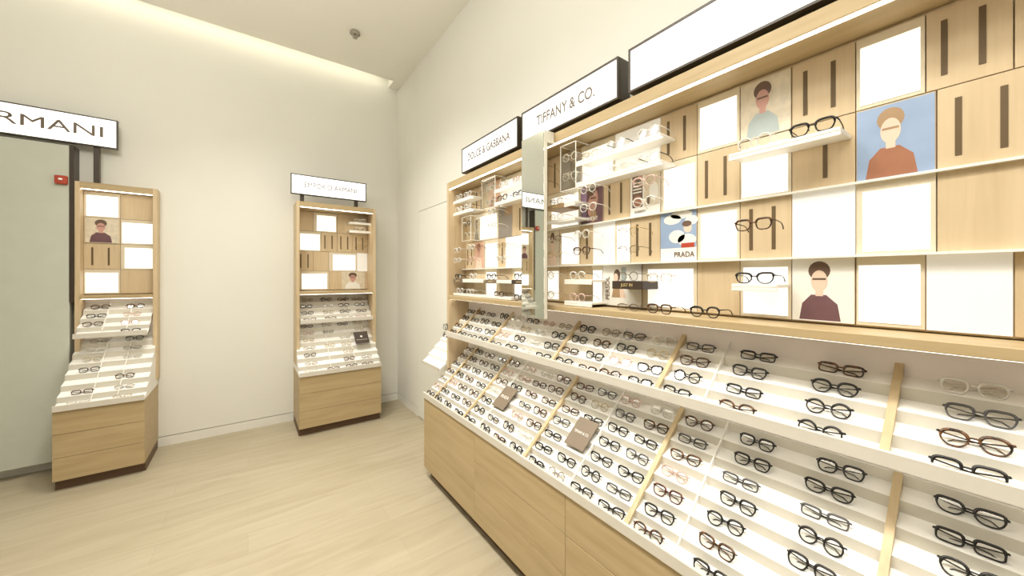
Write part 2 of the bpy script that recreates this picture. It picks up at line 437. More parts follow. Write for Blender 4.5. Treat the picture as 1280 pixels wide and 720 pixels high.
MB().box(-2.82, .47, -.008, -.002, .66, 1.411, 'pinkish').build('lower_back_board', case)
MB().box(-2.82, -1.775, -.075, -.044, 1.661, 1.668, 'white').build('shelf_rail', case)
MB().box(-1.735, .46, -.075, -.044, 1.661, 1.668, 'white').build('shelf_rail', case)
MB().box(-1.735, .46, -.06, -.044, 1.887, 1.894, 'white').build('shelf_rail', case)

# illuminated signs
def sign(F, x0, x1, yf, z0, z1, text, label, width=None, tsize=.075, tx=None, tz=None, dep=.085, thin=.0012, legs=.02):
    t = empty('illuminated_sign', at(F, (x0 + x1) / 2, yf, z0), label, 'sign', 'backlit signs on the display cases')
    w = (x1 - x0) / 2; h = z1 - z0; b = .009
    mb = MB(); mb.box(-w, w, -.004, dep, 0, b, 'frame').box(-w, w, -.004, dep, h - b, h, 'frame')
    mb.box(-w, -w + b, -.004, dep, b, h - b, 'frame').box(w - b, w, -.004, dep, b, h - b, 'frame').box(-w + b, w - b, dep - .006, dep, b, h - b, 'frame')
    mb.build('frame', t)
    MB().box(-w + b, w - b, .0, .006, b, h - b, 'signface').build('sign_face', t)
    for s in (-.72, .72):
        MB().box(w * s - .018, w * s + .018, .02, .05, -legs, 0, 'dark').build('mounting_foot', t)
    if text: lettering('lettering', text, tsize, 'letter', t, (tx or 0, -.0012, tz or h / 2), (PI / 2, 0, 0), width, thin)
    return t
sign(RIGHT, -2.578, -1.838, -.20, 2.42, 2.615, 'DOLCE & GABBANA', 'white backlit lettered sign at the far end of the long wall case', .56, .078, 0, .10)
sign(RIGHT, -1.797, -1.068, -.20, 2.42, 2.615, 'TIFFANY & CO.', 'white backlit lettered sign partly hidden by the top of the mirror pillar', .445, .082, -.0, .095)
sign(RIGHT, -1.012, -.28, -.20, 2.42, 2.615, '', 'blank white backlit sign on the nearer part of the long case', .3)

# projecting mirror pillar
t = empty('mirror_pillar', at(RIGHT, -1.597, -.203, 1.37), 'slim upright mirror pillar standing proud of the wall case', 'mirror')
MB().bbox(-.1, .1, -.074, -.052, 0, 1.03, 'pearl', .002).build('casing', t)
MB().bbox(-.085, .1, -.0515, -.001, .965, 1.03, 'pearl', .002).build('top_arm', t)
MB().box(-.098, .098, -.0775, -.0745, .003, 1.027, 'mirror').build('mirror_glass', t)

# ------------------------------------------------------------------ posters, cards, plates, boxes and shelves
def poster(F, x0, x1, z0, z1, y, paint, label, th=.004, name='poster', words=None):
    """printed card: flat backing with printed shapes; paint(mb, w, h, y)"""
    t = empty(name, at(F, (x0 + x1) / 2, y, z0), label, 'poster' if name == 'poster' else 'card')
    w = (x1 - x0) / 2; h = z1 - z0
    mb = MB(); paint(mb, w, h, -.0006); 
    o = mb.build('printed_sheet', t, recalc=False)
    MB().box(-w, w, 0, th, 0, h, 'paper' if name == 'poster' else 'cardbrown').build('backing', t)
    for (s, x, z, size, mat, wd, rot) in (words or []):
        lettering('lettering', s, size, mat, t, (x * w, -.0022, z * h), (PI / 2, rot, 0), wd, 0)
    return t
def rect(mb, w, h, a, b, c, d, y, mat): mb.poly([(a * w, c * h), (b * w, c * h), (b * w, d * h), (a * w, d * h)], y, mat)
def p_plain(mat):
    def f(mb, w, h, y): rect(mb, w, h, -1, 1, 0, 1, y, mat)
    return f
def p_purple(mb, w, h, y):
    rect(mb, w, h, -1, 1, 0, 1, y, 'plum'); rect(mb, w, h, -1, -.45, .08, 1, y - .0003, 'purple'); rect(mb, w, h, -.45, .2, .75, 1, y - .0003, 'purple')
    mb.ell(.1 * w, .52 * h, .42 * w, .34 * h, y - .0006, 'skin', rot=-.25); mb.ell(-.05 * w, .86 * h, .4 * w, .16 * h, y - .0009, 'hair')
    mb.ell(.15 * w, .2 * h, .3 * w, .16 * h, y - .0008, 'tan'); rect(mb, w, h, -.1, .4, .62, .66, y - .0012, 'hair')
def p_grey(mb, w, h, y):
    rect(mb, w, h, -1, 1, 0, 1, y, 'greycard'); rect(mb, w, h, -.1, 1, .72, 1, y - .0003, 'tan')
def p_person(hair='hair', skin='skin2', top='tan', bg='paper', extra=None):
    def f(mb, w, h, y):
        rect(mb, w, h, -1, 1, 0, 1, y, bg)
        if extra: extra(mb, w, h, y - .0002)
        mb.poly([(-.75 * w, .02 * h), (.6 * w, .02 * h), (.5 * w, .28 * h), (.15 * w, .42 * h), (-.35 * w, .42 * h), (-.65 * w, .28 * h)], y - .0004, top)
        mb.ell(-.08 * w, .80 * h, .36 * w, .15 * h, y - .0005, hair); mb.ell(-.08 * w, .64 * h, .27 * w, .17 * h, y - .0008, skin)
        mb.poly([(-.2 * w, .4 * h), (.05 * w, .4 * h), (.05 * w, .52 * h), (-.2 * w, .52 * h)], y - .0006, skin)
        rect(mb, w, h, -.3, .14, .655, .685, y - .0011, hair)
    return f
def p_photo(mb, w, h, y):
    rect(mb, w, h, -1, 1, 0, 1, y, 'paper'); rect(mb, w, h, -.86, -.14, .2, .93, y - .0003, 'hair')
    rect(mb, w, h, -.04, .96, .2, .93, y - .0003, 'sand')
    for k in range(4): rect(mb, w, h, -.8, -.2, .52 + .07 * k, .55 + .07 * k, y - .0006, 'paper')
    mb.ell(-.5 * w, .34 * h, .33 * w, .13 * h, y - .0006, 'rust'); mb.ell(-.3 * w, .86 * h, .15 * w, .06 * h, y - .0006, 'skin')
    mb.ell(.25 * w, .33 * h, .1 * w, .10 * h, y - .0006, 'hair'); mb.ell(.6 * w, .5 * h, .3 * w, .2 * h, y - .0006, 'paper')
def p_sky(mb, w, h, y):
    rect(mb, w, h, -1, 1, 0, 1, y, 'paper'); rect(mb, w, h, -1, 1, .27, 1, y - .0003, 'skyblue')
    for a, b, rx, rz in ((-.3, .85, .5, .1), (.2, .93, .6, .08), (-.05, .5, .45, .13), (.5, .42, .5, .12), (.75, .8, .35, .09)): mb.ell(a * w, b * h, rx * w, rz * h, y - .0006, 'paper')
    mb.ell(.55 * w, .66 * h, .22 * w, .1 * h, y - .0009, 'skin2'); mb.ell(.5 * w, .74 * h, .26 * w, .06 * h, y - .0010, 'hair')
    rect(mb, w, h, .2, .9, .27, .36, y - .0009, 'red')
def p_woman(mb, w, h, y):
    rect(mb, w, h, -1, 1, 0, 1, y, 'paper'); rect(mb, w, h, .0, .25, .55, .93, y - .0002, 'teal')
    mb.ell(-.22 * w, .74 * h, .17 * w, .15 * h, y - .0008, 'hair'); mb.ell(-.28 * w, .68 * h, .12 * w, .11 * h, y - .0010, 'skin2')
    mb.poly([(-.5 * w, .2 * h), (.1 * w, .2 * h), (.0, .42 * h), (-.2 * w, .56 * h), (-.42 * w, .44 * h)], y - .0006, 'tan')
    mb.poly([(-.05 * w, .2 * h), (.25 * w, .2 * h), (.1 * w, .44 * h), (-.1 * w, .5 * h)], y - .0008, 'skin2')

PY = -.0455
poster(RIGHT, -1.607, -1.448, 2.118, 2.33, PY, p_grey, 'dark grey poster card behind the clear acrylic box right of the mirror', words=[('COACH', -.35, .42, .03, 'cardtext', .07, 0)])
poster(RIGHT, -1.447, -1.288, 1.893, 2.11, PY, p_purple, 'purple and plum portrait poster beside a two-slot oak panel', words=[('DKNY', .1, .12, .034, 'cardtext', .075, 0)])
poster(RIGHT, -1.116, -.955, 1.893, 2.112, PY, p_photo, 'white poster with a striped brown photo beside a sandy photo', words=[('BURBERRY', -.3, .1, .016, 'greycard', .06, 0)])
poster(RIGHT, -1.733, -1.628, 1.668, 1.887, PY, p_person('hair', 'skin2', 'skin2', 'sand'), 'cream poster of a standing figure on the shelf rail beside the mirror')
poster(RIGHT, -.953, -.788, 1.668, 1.887, PY, p_sky, 'blue sky poster with white clouds above white caption band', words=[('PRADA', .35, .13, .034, 'hair', .09, 0)])
poster(RIGHT, -1.288, -1.053, 1.452, 1.662, PY, p_woman, 'white poster of a woman in tan with upright wordmark', words=[('PERSOL', -.72, .42, .036, 'hair', .12, -PI / 2)])
poster(RIGHT, -2.345, -2.18, 2.118, 2.31, -.10, p_person('tan', 'peach', 'rust', 'peach'), 'peach portrait card inside the far acrylic box')
poster(RIGHT, -2.289, -2.117, 1.893, 2.112, PY, p_grey, 'taupe poster card holding two crystal frames in the far bay')
poster(RIGHT, -2.653, -2.56, 1.90, 2.08, PY - .002, p_person('hair', 'greycard', 'greycard', 'sand'), 'small grey portrait card in the white-edged box near the far side panel')
poster(RIGHT, -2.648, -2.498, 1.668, 1.887, PY, p_person('rust', 'skin', 'skin2', 'peach'), 'pink portrait poster beside a backlit panel in the far bay')
poster(RIGHT, -1.947, -1.80, 1.668, 1.887, PY, p_person('hair', 'skin', 'plum', 'sand'), 'brown-haired portrait poster just left of the mirror pillar')
poster(RIGHT, -.617, -.458, 2.118, 2.33, PY, p_person('hair', 'skin', 'teal', 'sand'), 'teal-jacket portrait poster near the top of the near bay')
poster(RIGHT, -.287, -.128, 1.893, 2.11, PY, p_person('tan', 'skin2', 'rust', 'skyblue'), 'rust-sweater portrait poster on blue in the near bay')
poster(RIGHT, -.453, -.293, 1.452, 1.662, PY, p_person('hair', 'skin2', 'plum', 'paper'), 'plum-top portrait poster above the ledge in the near bay')

def shelf(F, x0, x1, y0, z0, z1, label, glow=False, yb=-.0445, mat='white'):
    t = empty('acrylic_shelf', at(F, (x0 + x1) / 2, yb, z0), label, 'shelf', 'small white acrylic shelves in the wall cases')
    w = (x1 - x0) / 2; h = z1 - z0; d = y0 - yb
    MB().bbox(-w, w, d, 0, h - .012 if h > .02 else 0, h, mat, .002).build('shelf_board', t)
    if h > .02: MB().bbox(-w, w, d, d + .006, 0, h - .0125, mat, .001).build('front_band', t)
    if glow: MB().box(-w + .005, w - .005, d + .007, d + .02, h - .018, h - .0125, 'led').build('led_strip', t)
    return t
YS = -.165
SH = [(-2.805, -2.50, 2.215, 2.24, 'short white shelf highest beside the far side panel', True), (-2.805, -2.50, 2.115, 2.14, 'short white shelf second from top beside the far side panel', True),
      (-2.17, -1.78, 2.19, 2.215, 'upper white lit shelf far side of the mirror, under the far sign', True), (-2.17, -1.78, 2.10, 2.125, 'lower white lit shelf far side of the mirror, under the far sign', True),
      (-2.64, -2.32, 1.555, 1.582, 'white shelf beside a dark plate at mid height of the far bay', False), (-2.14, -1.96, 1.555, 1.578, 'white shelf between a brown and a black plate', False),
      (-2.807, -1.96, 1.444, 1.462, 'long low white shelf lying along the ledge in the far bay', False),
      (-1.37, -.88, 2.185, 2.213, 'upper long white lit shelf beside the acrylic box near the mirror', True), (-1.37, -.88, 2.075, 2.10, 'lower long white lit shelf beside the acrylic box near the mirror', True),
      (-1.463, -1.38, 1.985, 2.01, 'stub white shelf against the purple poster', False), (-1.62, -1.38, 1.905, 1.925, 'short white shelf under the brown plate beside the mirror', False),
      (-1.46, -1.262, 1.56, 1.585, 'white shelf above the ledge left of the JUST IN plate', False), (-1.46, -1.262, 1.444, 1.468, 'thick white shelf on the ledge left of the woman poster', False),
      (-.61, -.30, 2.02, 2.045, 'white lit shelf beside the rust-sweater poster', True), (-.60, -.46, 1.55, 1.575, 'small white shelf in the near bay over the ledge', False)]
for x0, x1, z0, z1, lab, g in SH: shelf(RIGHT, x0, x1, YS, z0, z1, lab, g)

def plate(F, x0, x1, y, z0, z1, mat, label, text=None):
    t = empty('brand_plate', at(F, (x0 + x1) / 2, y, z0), label, 'name plate', 'dark block plates in the wall case')
    w = (x1 - x0) / 2; h = z1 - z0
    MB().bbox(-w, w, 0, .12, 0, h, mat, .0015).build('block', t)
    if text: lettering('lettering', text, h * .55, 'gold', t, (0, -.001, h / 2), (PI / 2, 0, 0), w * .75, 0)
    else: MB().bbox(-w * .35, w * .35, -.001, .0, h * .4, h * .6, 'gold', .0002).build('emblem', t)
    return t
plate(RIGHT, -1.133, -.965, YS, 1.543, 1.580, 'carddark', 'black JUST IN plate in front of the woman poster', 'JUST IN')
plate(RIGHT, -1.605, -1.466, YS, 1.984, 2.012, 'tan', 'brown plate with a gold mark beside the mirror')
plate(RIGHT, -2.805, -2.65, YS, 1.553, 1.580, 'cardbrown', 'dark plate nearest the far side panel')
plate(RIGHT, -2.29, -2.142, YS, 1.553, 1.580, 'cardbrown', 'taupe plate in the middle of the far bay')
plate(RIGHT, -1.958, -1.80, YS, 1.553, 1.580, 'carddark', 'black plate left of the mirror pillar')

def acrylic_box(F, x0, x1, y0, z0, z1, label, yb=-.0465):
    t = empty('acrylic_box', at(F, (x0 + x1) / 2, yb, z0), label, 'display box', 'clear acrylic display boxes')
    w = (x1 - x0) / 2; h = z1 - z0; d = y0 - yb; k = .003
    MB().box(-w, -w + k, d, 0, 0, h, 'acrylic').box(w - k, w, d, 0, 0, h, 'acrylic').box(-w + k, w - k, d, 0, 0, k, 'acrylic').box(-w + k, w - k, d, d + k, k, h, 'acrylic').build('clear_walls', t)
    e = MB(); q = .0017
    for x in (-w, w):
        e.box(x - q, x + q, d - q, d + q, -q, h + q, 'acryledge'); e.box(x - q, x + q, d + q, 0, -q, q, 'acryledge'); e.box(x - q, x + q, d + q, 0, h - q, h + q, 'acryledge')
    e.box(-w + q, w - q, d - q, d + q, -q, q, 'acryledge').box(-w + q, w - q, d - q, d + q, h - q, h + q, 'acryledge')
    e.build('polished_edges', t)
acrylic_box(RIGHT, -1.488, -1.372, -.165, 2.075, 2.325, 'clear acrylic box in front of the dark grey card')
acrylic_box(RIGHT, -2.69, -2.545, -.14, 1.895, 2.09, 'clear acrylic box around the small grey portrait card')
acrylic_box(RIGHT, -2.36, -2.178, -.15, 2.105, 2.325, 'clear acrylic box around the peach portrait card')

# cards lying across the tray steps
SL = math.atan2(.052, .059)
def tray_card(F, x, y, z, w, h, mat, label, text=None, size=.02, wd=None, dot=False, sl=SL):
    t = empty('brand_card', at(F, x, y, z) @ Matrix.Rotation(sl, 4, 'X'), label, 'card', 'brand cards lying on the trays')
    MB().bbox(-w / 2, w / 2, 0, h, 0, .004, mat, .001).build('card_board', t)
    if text: lettering('lettering', text, size, 'cardtext', t, (0, h * .5, .0045), (0, 0, 0), wd, 0)
    if dot:
        MB().cyl((0, h * .58), .013, .004, .005, 'cardtext').build('round_emblem', t)
        MB().box(-w * .4, w * .4, h * .3, h * .315, .004, .0048, 'cardtext').build('printed_rule', t)
    return t
DIVH = .014
def low_y(row_pos): return -.437 + row_pos * .059
tray_card(RIGHT, -1.246, 1.268 - 1.58, .779, .126, .155, 'cardbrown', 'taupe card with white print on the lower tray, nearer the shop front', 'TIFFANY & CO.', .02, .094)
tray_card(RIGHT, -1.905, 1.268 - 1.58, .779, .124, .155, 'cardbrown', 'taupe card with white print on the lower tray, nearer the far end', 'PRADA', .03, .082)

# white sloping tray hanging on the wall past the far side panel
t = empty('side_tray', at(RIGHT, -3.285, -.25, .80), 'small empty white stepped tray mounted past the far side panel', 'display tray')
pr = []
for r in range(4): pr += [(.004 + r * .061, r * .064 + .004), (.004 + (r + 1) * .061, r * .064 + .048)]
pr += [(.2475, .27), (.2475, .14), (.0, -.01)]
MB().prism(pr, 0, .385, 'tray').build('stepped_base', t)
MB().bbox(0, .385, -.008, -.0005, -.012, .018, 'lip', .002).build('front_lip', t)

# ------------------------------------------------------------------ glasses
def lens_outline(style, n=22):
    P = []
    hw, hh = {'rect': (.0255, .0165), 'square': (.0255, .0205), 'round': (.0235, .0225), 'cat': (.0265, .0195), 'panto': (.025, .0215), 'oval': (.0255, .017)}[style]
    ex = {'rect': 4.2, 'square': 3.6, 'round': 2., 'cat': 2.8, 'panto': 2.5, 'oval': 2.3}[style]
    for k in range(n):
        a = 2 * PI * k / n; c, s = math.cos(a), math.sin(a)
        x = hw * math.copysign(abs(c) ** (2 / ex), c); z = hh * math.copysign(abs(s) ** (2 / ex), s)
        if z < 0 and style in ('square', 'cat', 'panto'): x *= 1 + .22 * z / hh       # narrows to the cheek
        if style == 'cat' and x > 0 and z > 0: z += .0045 * (x / hw) ** 2; x += .002 * (z / hh)
        P.append((x, z))
    return P, hw, hh

COL = {'black': ('black', 'black', .0022), 'grey': ('grey', 'blacktemple', .0020), 'tortoiseshell': ('brown', 'brown', .0022), 'burgundy': ('redbrown', 'redbrown', .0021),
       'crystal': ('crystal', 'crystal', .0021), 'blush': ('pink', 'pink', .0021), 'gold wire': ('goldwire', 'goldwire', .0010), 'bronze wire': ('bronzewire', 'bronzewire', .0011),
       'half-black': ('black', 'bronzewire', .0016), 'crystal black-armed': ('crystal', 'blacktemple', .0021)}
STY = {'rect': 'rectangular', 'square': 'square', 'round': 'round', 'cat': 'cat-eye', 'panto': 'rounded', 'oval': 'oval'}
protos = {}; NG = [0]; GS = .90
def make_glasses(style, col, pose):
    fm, tm, rr = COL[col]
    P, hw, hh = lens_outline(style)
    root = bpy.data.objects.new('eyeglasses', None); C.objects.link(root); root.empty_display_size = .03
    cx = hw + .0095; zc = hh + rr + .0005
    mb = MB()
    for s in (-1, 1):
        ring = [(s * (cx + x), 0, zc + z) for x, z in P]
        radii = [rr * (2.0 if z > hh * .35 else 1.15) for x, z in P]
        mb.tube(ring, radii, fm, 5, True, 1.1)
        top = zc + hh * .55
        mb.tube([(s * (cx + hw - .001), 0, top), (s * (cx + hw + .0045), .001, top + .001), (s * (cx + hw + .006), .006, top)], [rr * 1.5, rr * 1.5, rr * 1.2], fm, 5)
        # nose pads
        mb.tube([(s * (cx - hw * .9), .002, zc - hh * .1), (s * (cx - hw * .9 - .003), .006, zc - hh * .35)], [rr * .8, rr * 1.1], fm, 4)
    mb.tube([(-(cx - hw * .96), 0, zc + hh * .25), (-.005, -.001, zc + hh * .40), (.005, -.001, zc + hh * .40), (cx - hw * .96, 0, zc + hh * .25)], rr * 1.2, fm, 5)
    mb.build('frame_front', root, True)
    for s in (-1, 1):
        l = MB(); pts = [(s * (cx + x * .98), zc + z * .98) for x, z in P]; n = len(pts)
        l.add([(x, -.0006, z) for x, z in pts] + [(x, .0006, z) for x, z in pts],
              [list(range(n)), list(range(n, 2 * n))[::-1]] + [(i, (i + 1) % n, (i + 1) % n + n, i + n) for i in range(n)], 'lens')
        l.build('lens', root)
    hx = cx + hw + .0055; hz = zc + hh * .55; tr = max(rr * .95, .0012)
    for s in (-1, 1):
        b = MB()
        if pose == 'folded':
            d = .0085 if s < 0 else .0135
            pts = [(s * hx, .005, hz), (s * (hx - .012), d, hz - .001), (s * .0, d + .002, hz - .009), (-s * (hx * .55), d + .003, hz - .014), (-s * (hx * .80), d + .005, max(.004, hz - .026)), (-s * (hx * .93), d + .006, max(.0032, hz - .036))]
        else:
            pts = [(s * hx, .005, hz), (s * hx, .03, hz), (s * (hx - .002), .075, hz - .002), (s * (hx - .003), .095, hz - .006), (s * (hx - .004), .112, hz - .016), (s * (hx - .005), .120, hz - .026)]
        b.tube(pts, [tr * 1.3, tr * 1.2, tr, tr, tr * 1.1, tr * 1.2], tm, 5)
        b.build('temple', root, True)
    return root
def glasses(style, col, pose, mat, label, group):
    key = (style, col, pose)
    if key not in protos:
        r = protos[key] = make_glasses(style, col, pose)
    else:
        p = protos[key]; r = p.copy(); C.objects.link(r)
        for ch in p.children:
            c = ch.copy(); C.objects.link(c); c.parent = r
    r.matrix_world = mat @ Matrix.Scale(GS, 4); NG[0] += 1
    tag(r, label, 'eyeglasses', group)
    return r

ORD = ['first', 'second', 'third', 'fourth', 'fifth', 'sixth', 'seventh', 'eighth', 'ninth', 'tenth', 'eleventh', 'twelfth', 'thirteenth', 'fourteenth', 'fifteenth', 'sixteenth', 'seventeenth', 'eighteenth', 'nineteenth']
# columns between the dividers: world Y of each pair, far to near
COLS = [(2.70,), (2.545, 2.39, 2.225), (2.055,), (1.875, 1.725, 1.57), (1.405, 1.245), (1.095, .935), (.77,), (.56, .33), (.06,)]
YS_ = [y for c in COLS for y in c]
DARK = [('square', 'black'), ('rect', 'black'), ('cat', 'black'), ('panto', 'tortoiseshell'), ('rect', 'tortoiseshell'), ('square', 'black'), ('square', 'tortoiseshell'), ('rect', 'grey'), ('cat', 'tortoiseshell'), ('round', 'black'), ('panto', 'black')]
SOFT = [('square', 'crystal'), ('panto', 'blush'), ('round', 'gold wire'), ('square', 'grey'), ('rect', 'burgundy'), ('oval', 'bronze wire'), ('panto', 'tortoiseshell')]
# picked by eye from the photograph: (tier, row from top, place from the far end) -> look
PICK = {('u', 0, 4): ('panto', 'crystal'), ('u', 0, 5): ('rect', 'black'), ('u', 0, 6): ('oval', 'blush'), ('u', 0, 7): ('oval', 'bronze wire'), ('u', 0, 8): ('square', 'black'), ('u', 0, 9): ('panto', 'bronze wire'),
        ('u', 0, 10): ('cat', 'grey'), ('u', 0, 11): ('square', 'crystal'), ('u', 1, 4): ('round', 'crystal'), ('u', 1, 5): ('round', 'gold wire'), ('u', 1, 6): ('panto', 'crystal'),
        ('u', 1, 8): ('square', 'black'), ('u', 1, 9): ('panto', 'tortoiseshell'), ('u', 1, 10): ('square', 'black'), ('u', 1, 11): ('round', 'gold wire'), ('u', 1, 12): ('square', 'tortoiseshell'),
        ('u', 2, 5): ('square', 'black'), ('u', 2, 6): ('oval', 'crystal'), ('u', 2, 7): ('square', 'black'), ('u', 2, 8): ('rect', 'tortoiseshell'), ('u', 2, 9): ('cat', 'black'), ('u', 2, 10): ('square', 'blush'), ('u', 2, 11): ('cat', 'black'),
        ('u', 3, 5): ('square', 'black'), ('u', 3, 6): ('round', 'crystal'), ('u', 3, 7): ('cat', 'black'), ('u', 3, 8): ('panto', 'black'), ('u', 3, 9): ('rect', 'tortoiseshell'), ('u', 3, 10): ('panto', 'tortoiseshell'), ('u', 3, 11): ('square', 'black'),
        ('l', 0, 5): ('oval', 'blush'), ('l', 0, 6): ('oval', 'crystal'), ('l', 0, 7): ('square', 'burgundy'), ('l', 0, 8): ('rect', 'burgundy'), ('l', 0, 9): ('cat', 'grey'), ('l', 0, 10): ('panto', 'blush'), ('l', 0, 11): ('square', 'crystal'),
        ('l', 1, 5): ('rect', 'blush'), ('l', 1, 6): ('rect', 'burgundy'), ('l', 1, 7): ('square', 'burgundy'), ('l', 1, 8): ('panto', 'tortoiseshell'), ('l', 1, 9): ('round', 'gold wire'), ('l', 1, 10): ('square', 'grey'), ('l', 1, 11): ('square', 'tortoiseshell'),
        ('l', 2, 8): ('rect', 'tortoiseshell'), ('l', 2, 9): ('rect', 'black'), ('l', 2, 10): ('square', 'black'), ('l', 2, 11): ('rect', 'black'),
        ('l', 3, 6): ('rect', 'grey'), ('l', 3, 10): ('square', 'black'), ('l', 3, 11): ('square', 'grey'),
        ('l', 4, 8): ('rect', 'black'), ('l', 4, 10): ('cat', 'black'), ('l', 4, 11): ('cat', 'black'), ('l', 4, 12): ('square', 'burgundy'),
        ('l', 5, 8): ('rect', 'black'), ('l', 5, 9): ('cat', 'black'), ('l', 5, 10): ('round', 'black'), ('l', 5, 11): ('rect', 'grey'), ('l', 5, 12): ('square', 'black'),
        ('l', 6, 5): ('panto', 'black'), ('l', 6, 8): ('rect', 'black'), ('l', 6, 9): ('round', 'bronze wire'), ('l', 6, 10): ('square', 'black'), ('l', 6, 11): ('cat', 'black'), ('l', 6, 12): ('panto', 'tortoiseshell')}
# pairs lying upside down or sideways with the arms up are left as in the other cells
rnd = random.Random(11)
for tier, spec, tname in (('u', UPP, 'upper'), ('l', LOW, 'lower')):
    R = spec['rows']
    for row in range(R):                      # 0 = top row
        k = R - 1 - row                       # step from the front
        place = 0
        for i, Y in enumerate(YS_):
            jitter = rnd.uniform(-.01, .01)
            yw = Y + jitter
            look = PICK.get((tier, row, i)) or (rnd.choice(SOFT) if rnd.random() < .16 else rnd.choice(DARK))
            yaw = rnd.uniform(-.10, .10)
            if tier == 'l' and k in (2, 3) and i in (4, 5, 9)[1:] and (1.79 < Y < 1.99 or 1.12 < Y < 1.28): continue
            X = 1.58 + spec['yf'] + k * spec['dx']; Z = spec['zf'] + k * spec['dz']
            # skip what stands wholly outside the view
            r_ = .8095 * X - .587 * yw; d_ = .587 * X + .8095 * yw
            if d_ < .2 or 346 - 455 * (Z - 1.6) / d_ > 745 or 640 + 455 * r_ / d_ > 1320: continue
            lab = '%s %s eyeglasses, %s tray, %s row from top, %s from far end' % (look[1], STY[look[0]], tname, ORD[row], ORD[place]); place += 1
            glasses(look[0], look[1], 'folded', at(RIGHT, -yw, spec['yf'] + k * spec['dx'] + .010, Z + .0006 + spec['dz'] * TS * .18, yaw, .50), lab, 'eyeglasses lying on the %s tray' % tname)

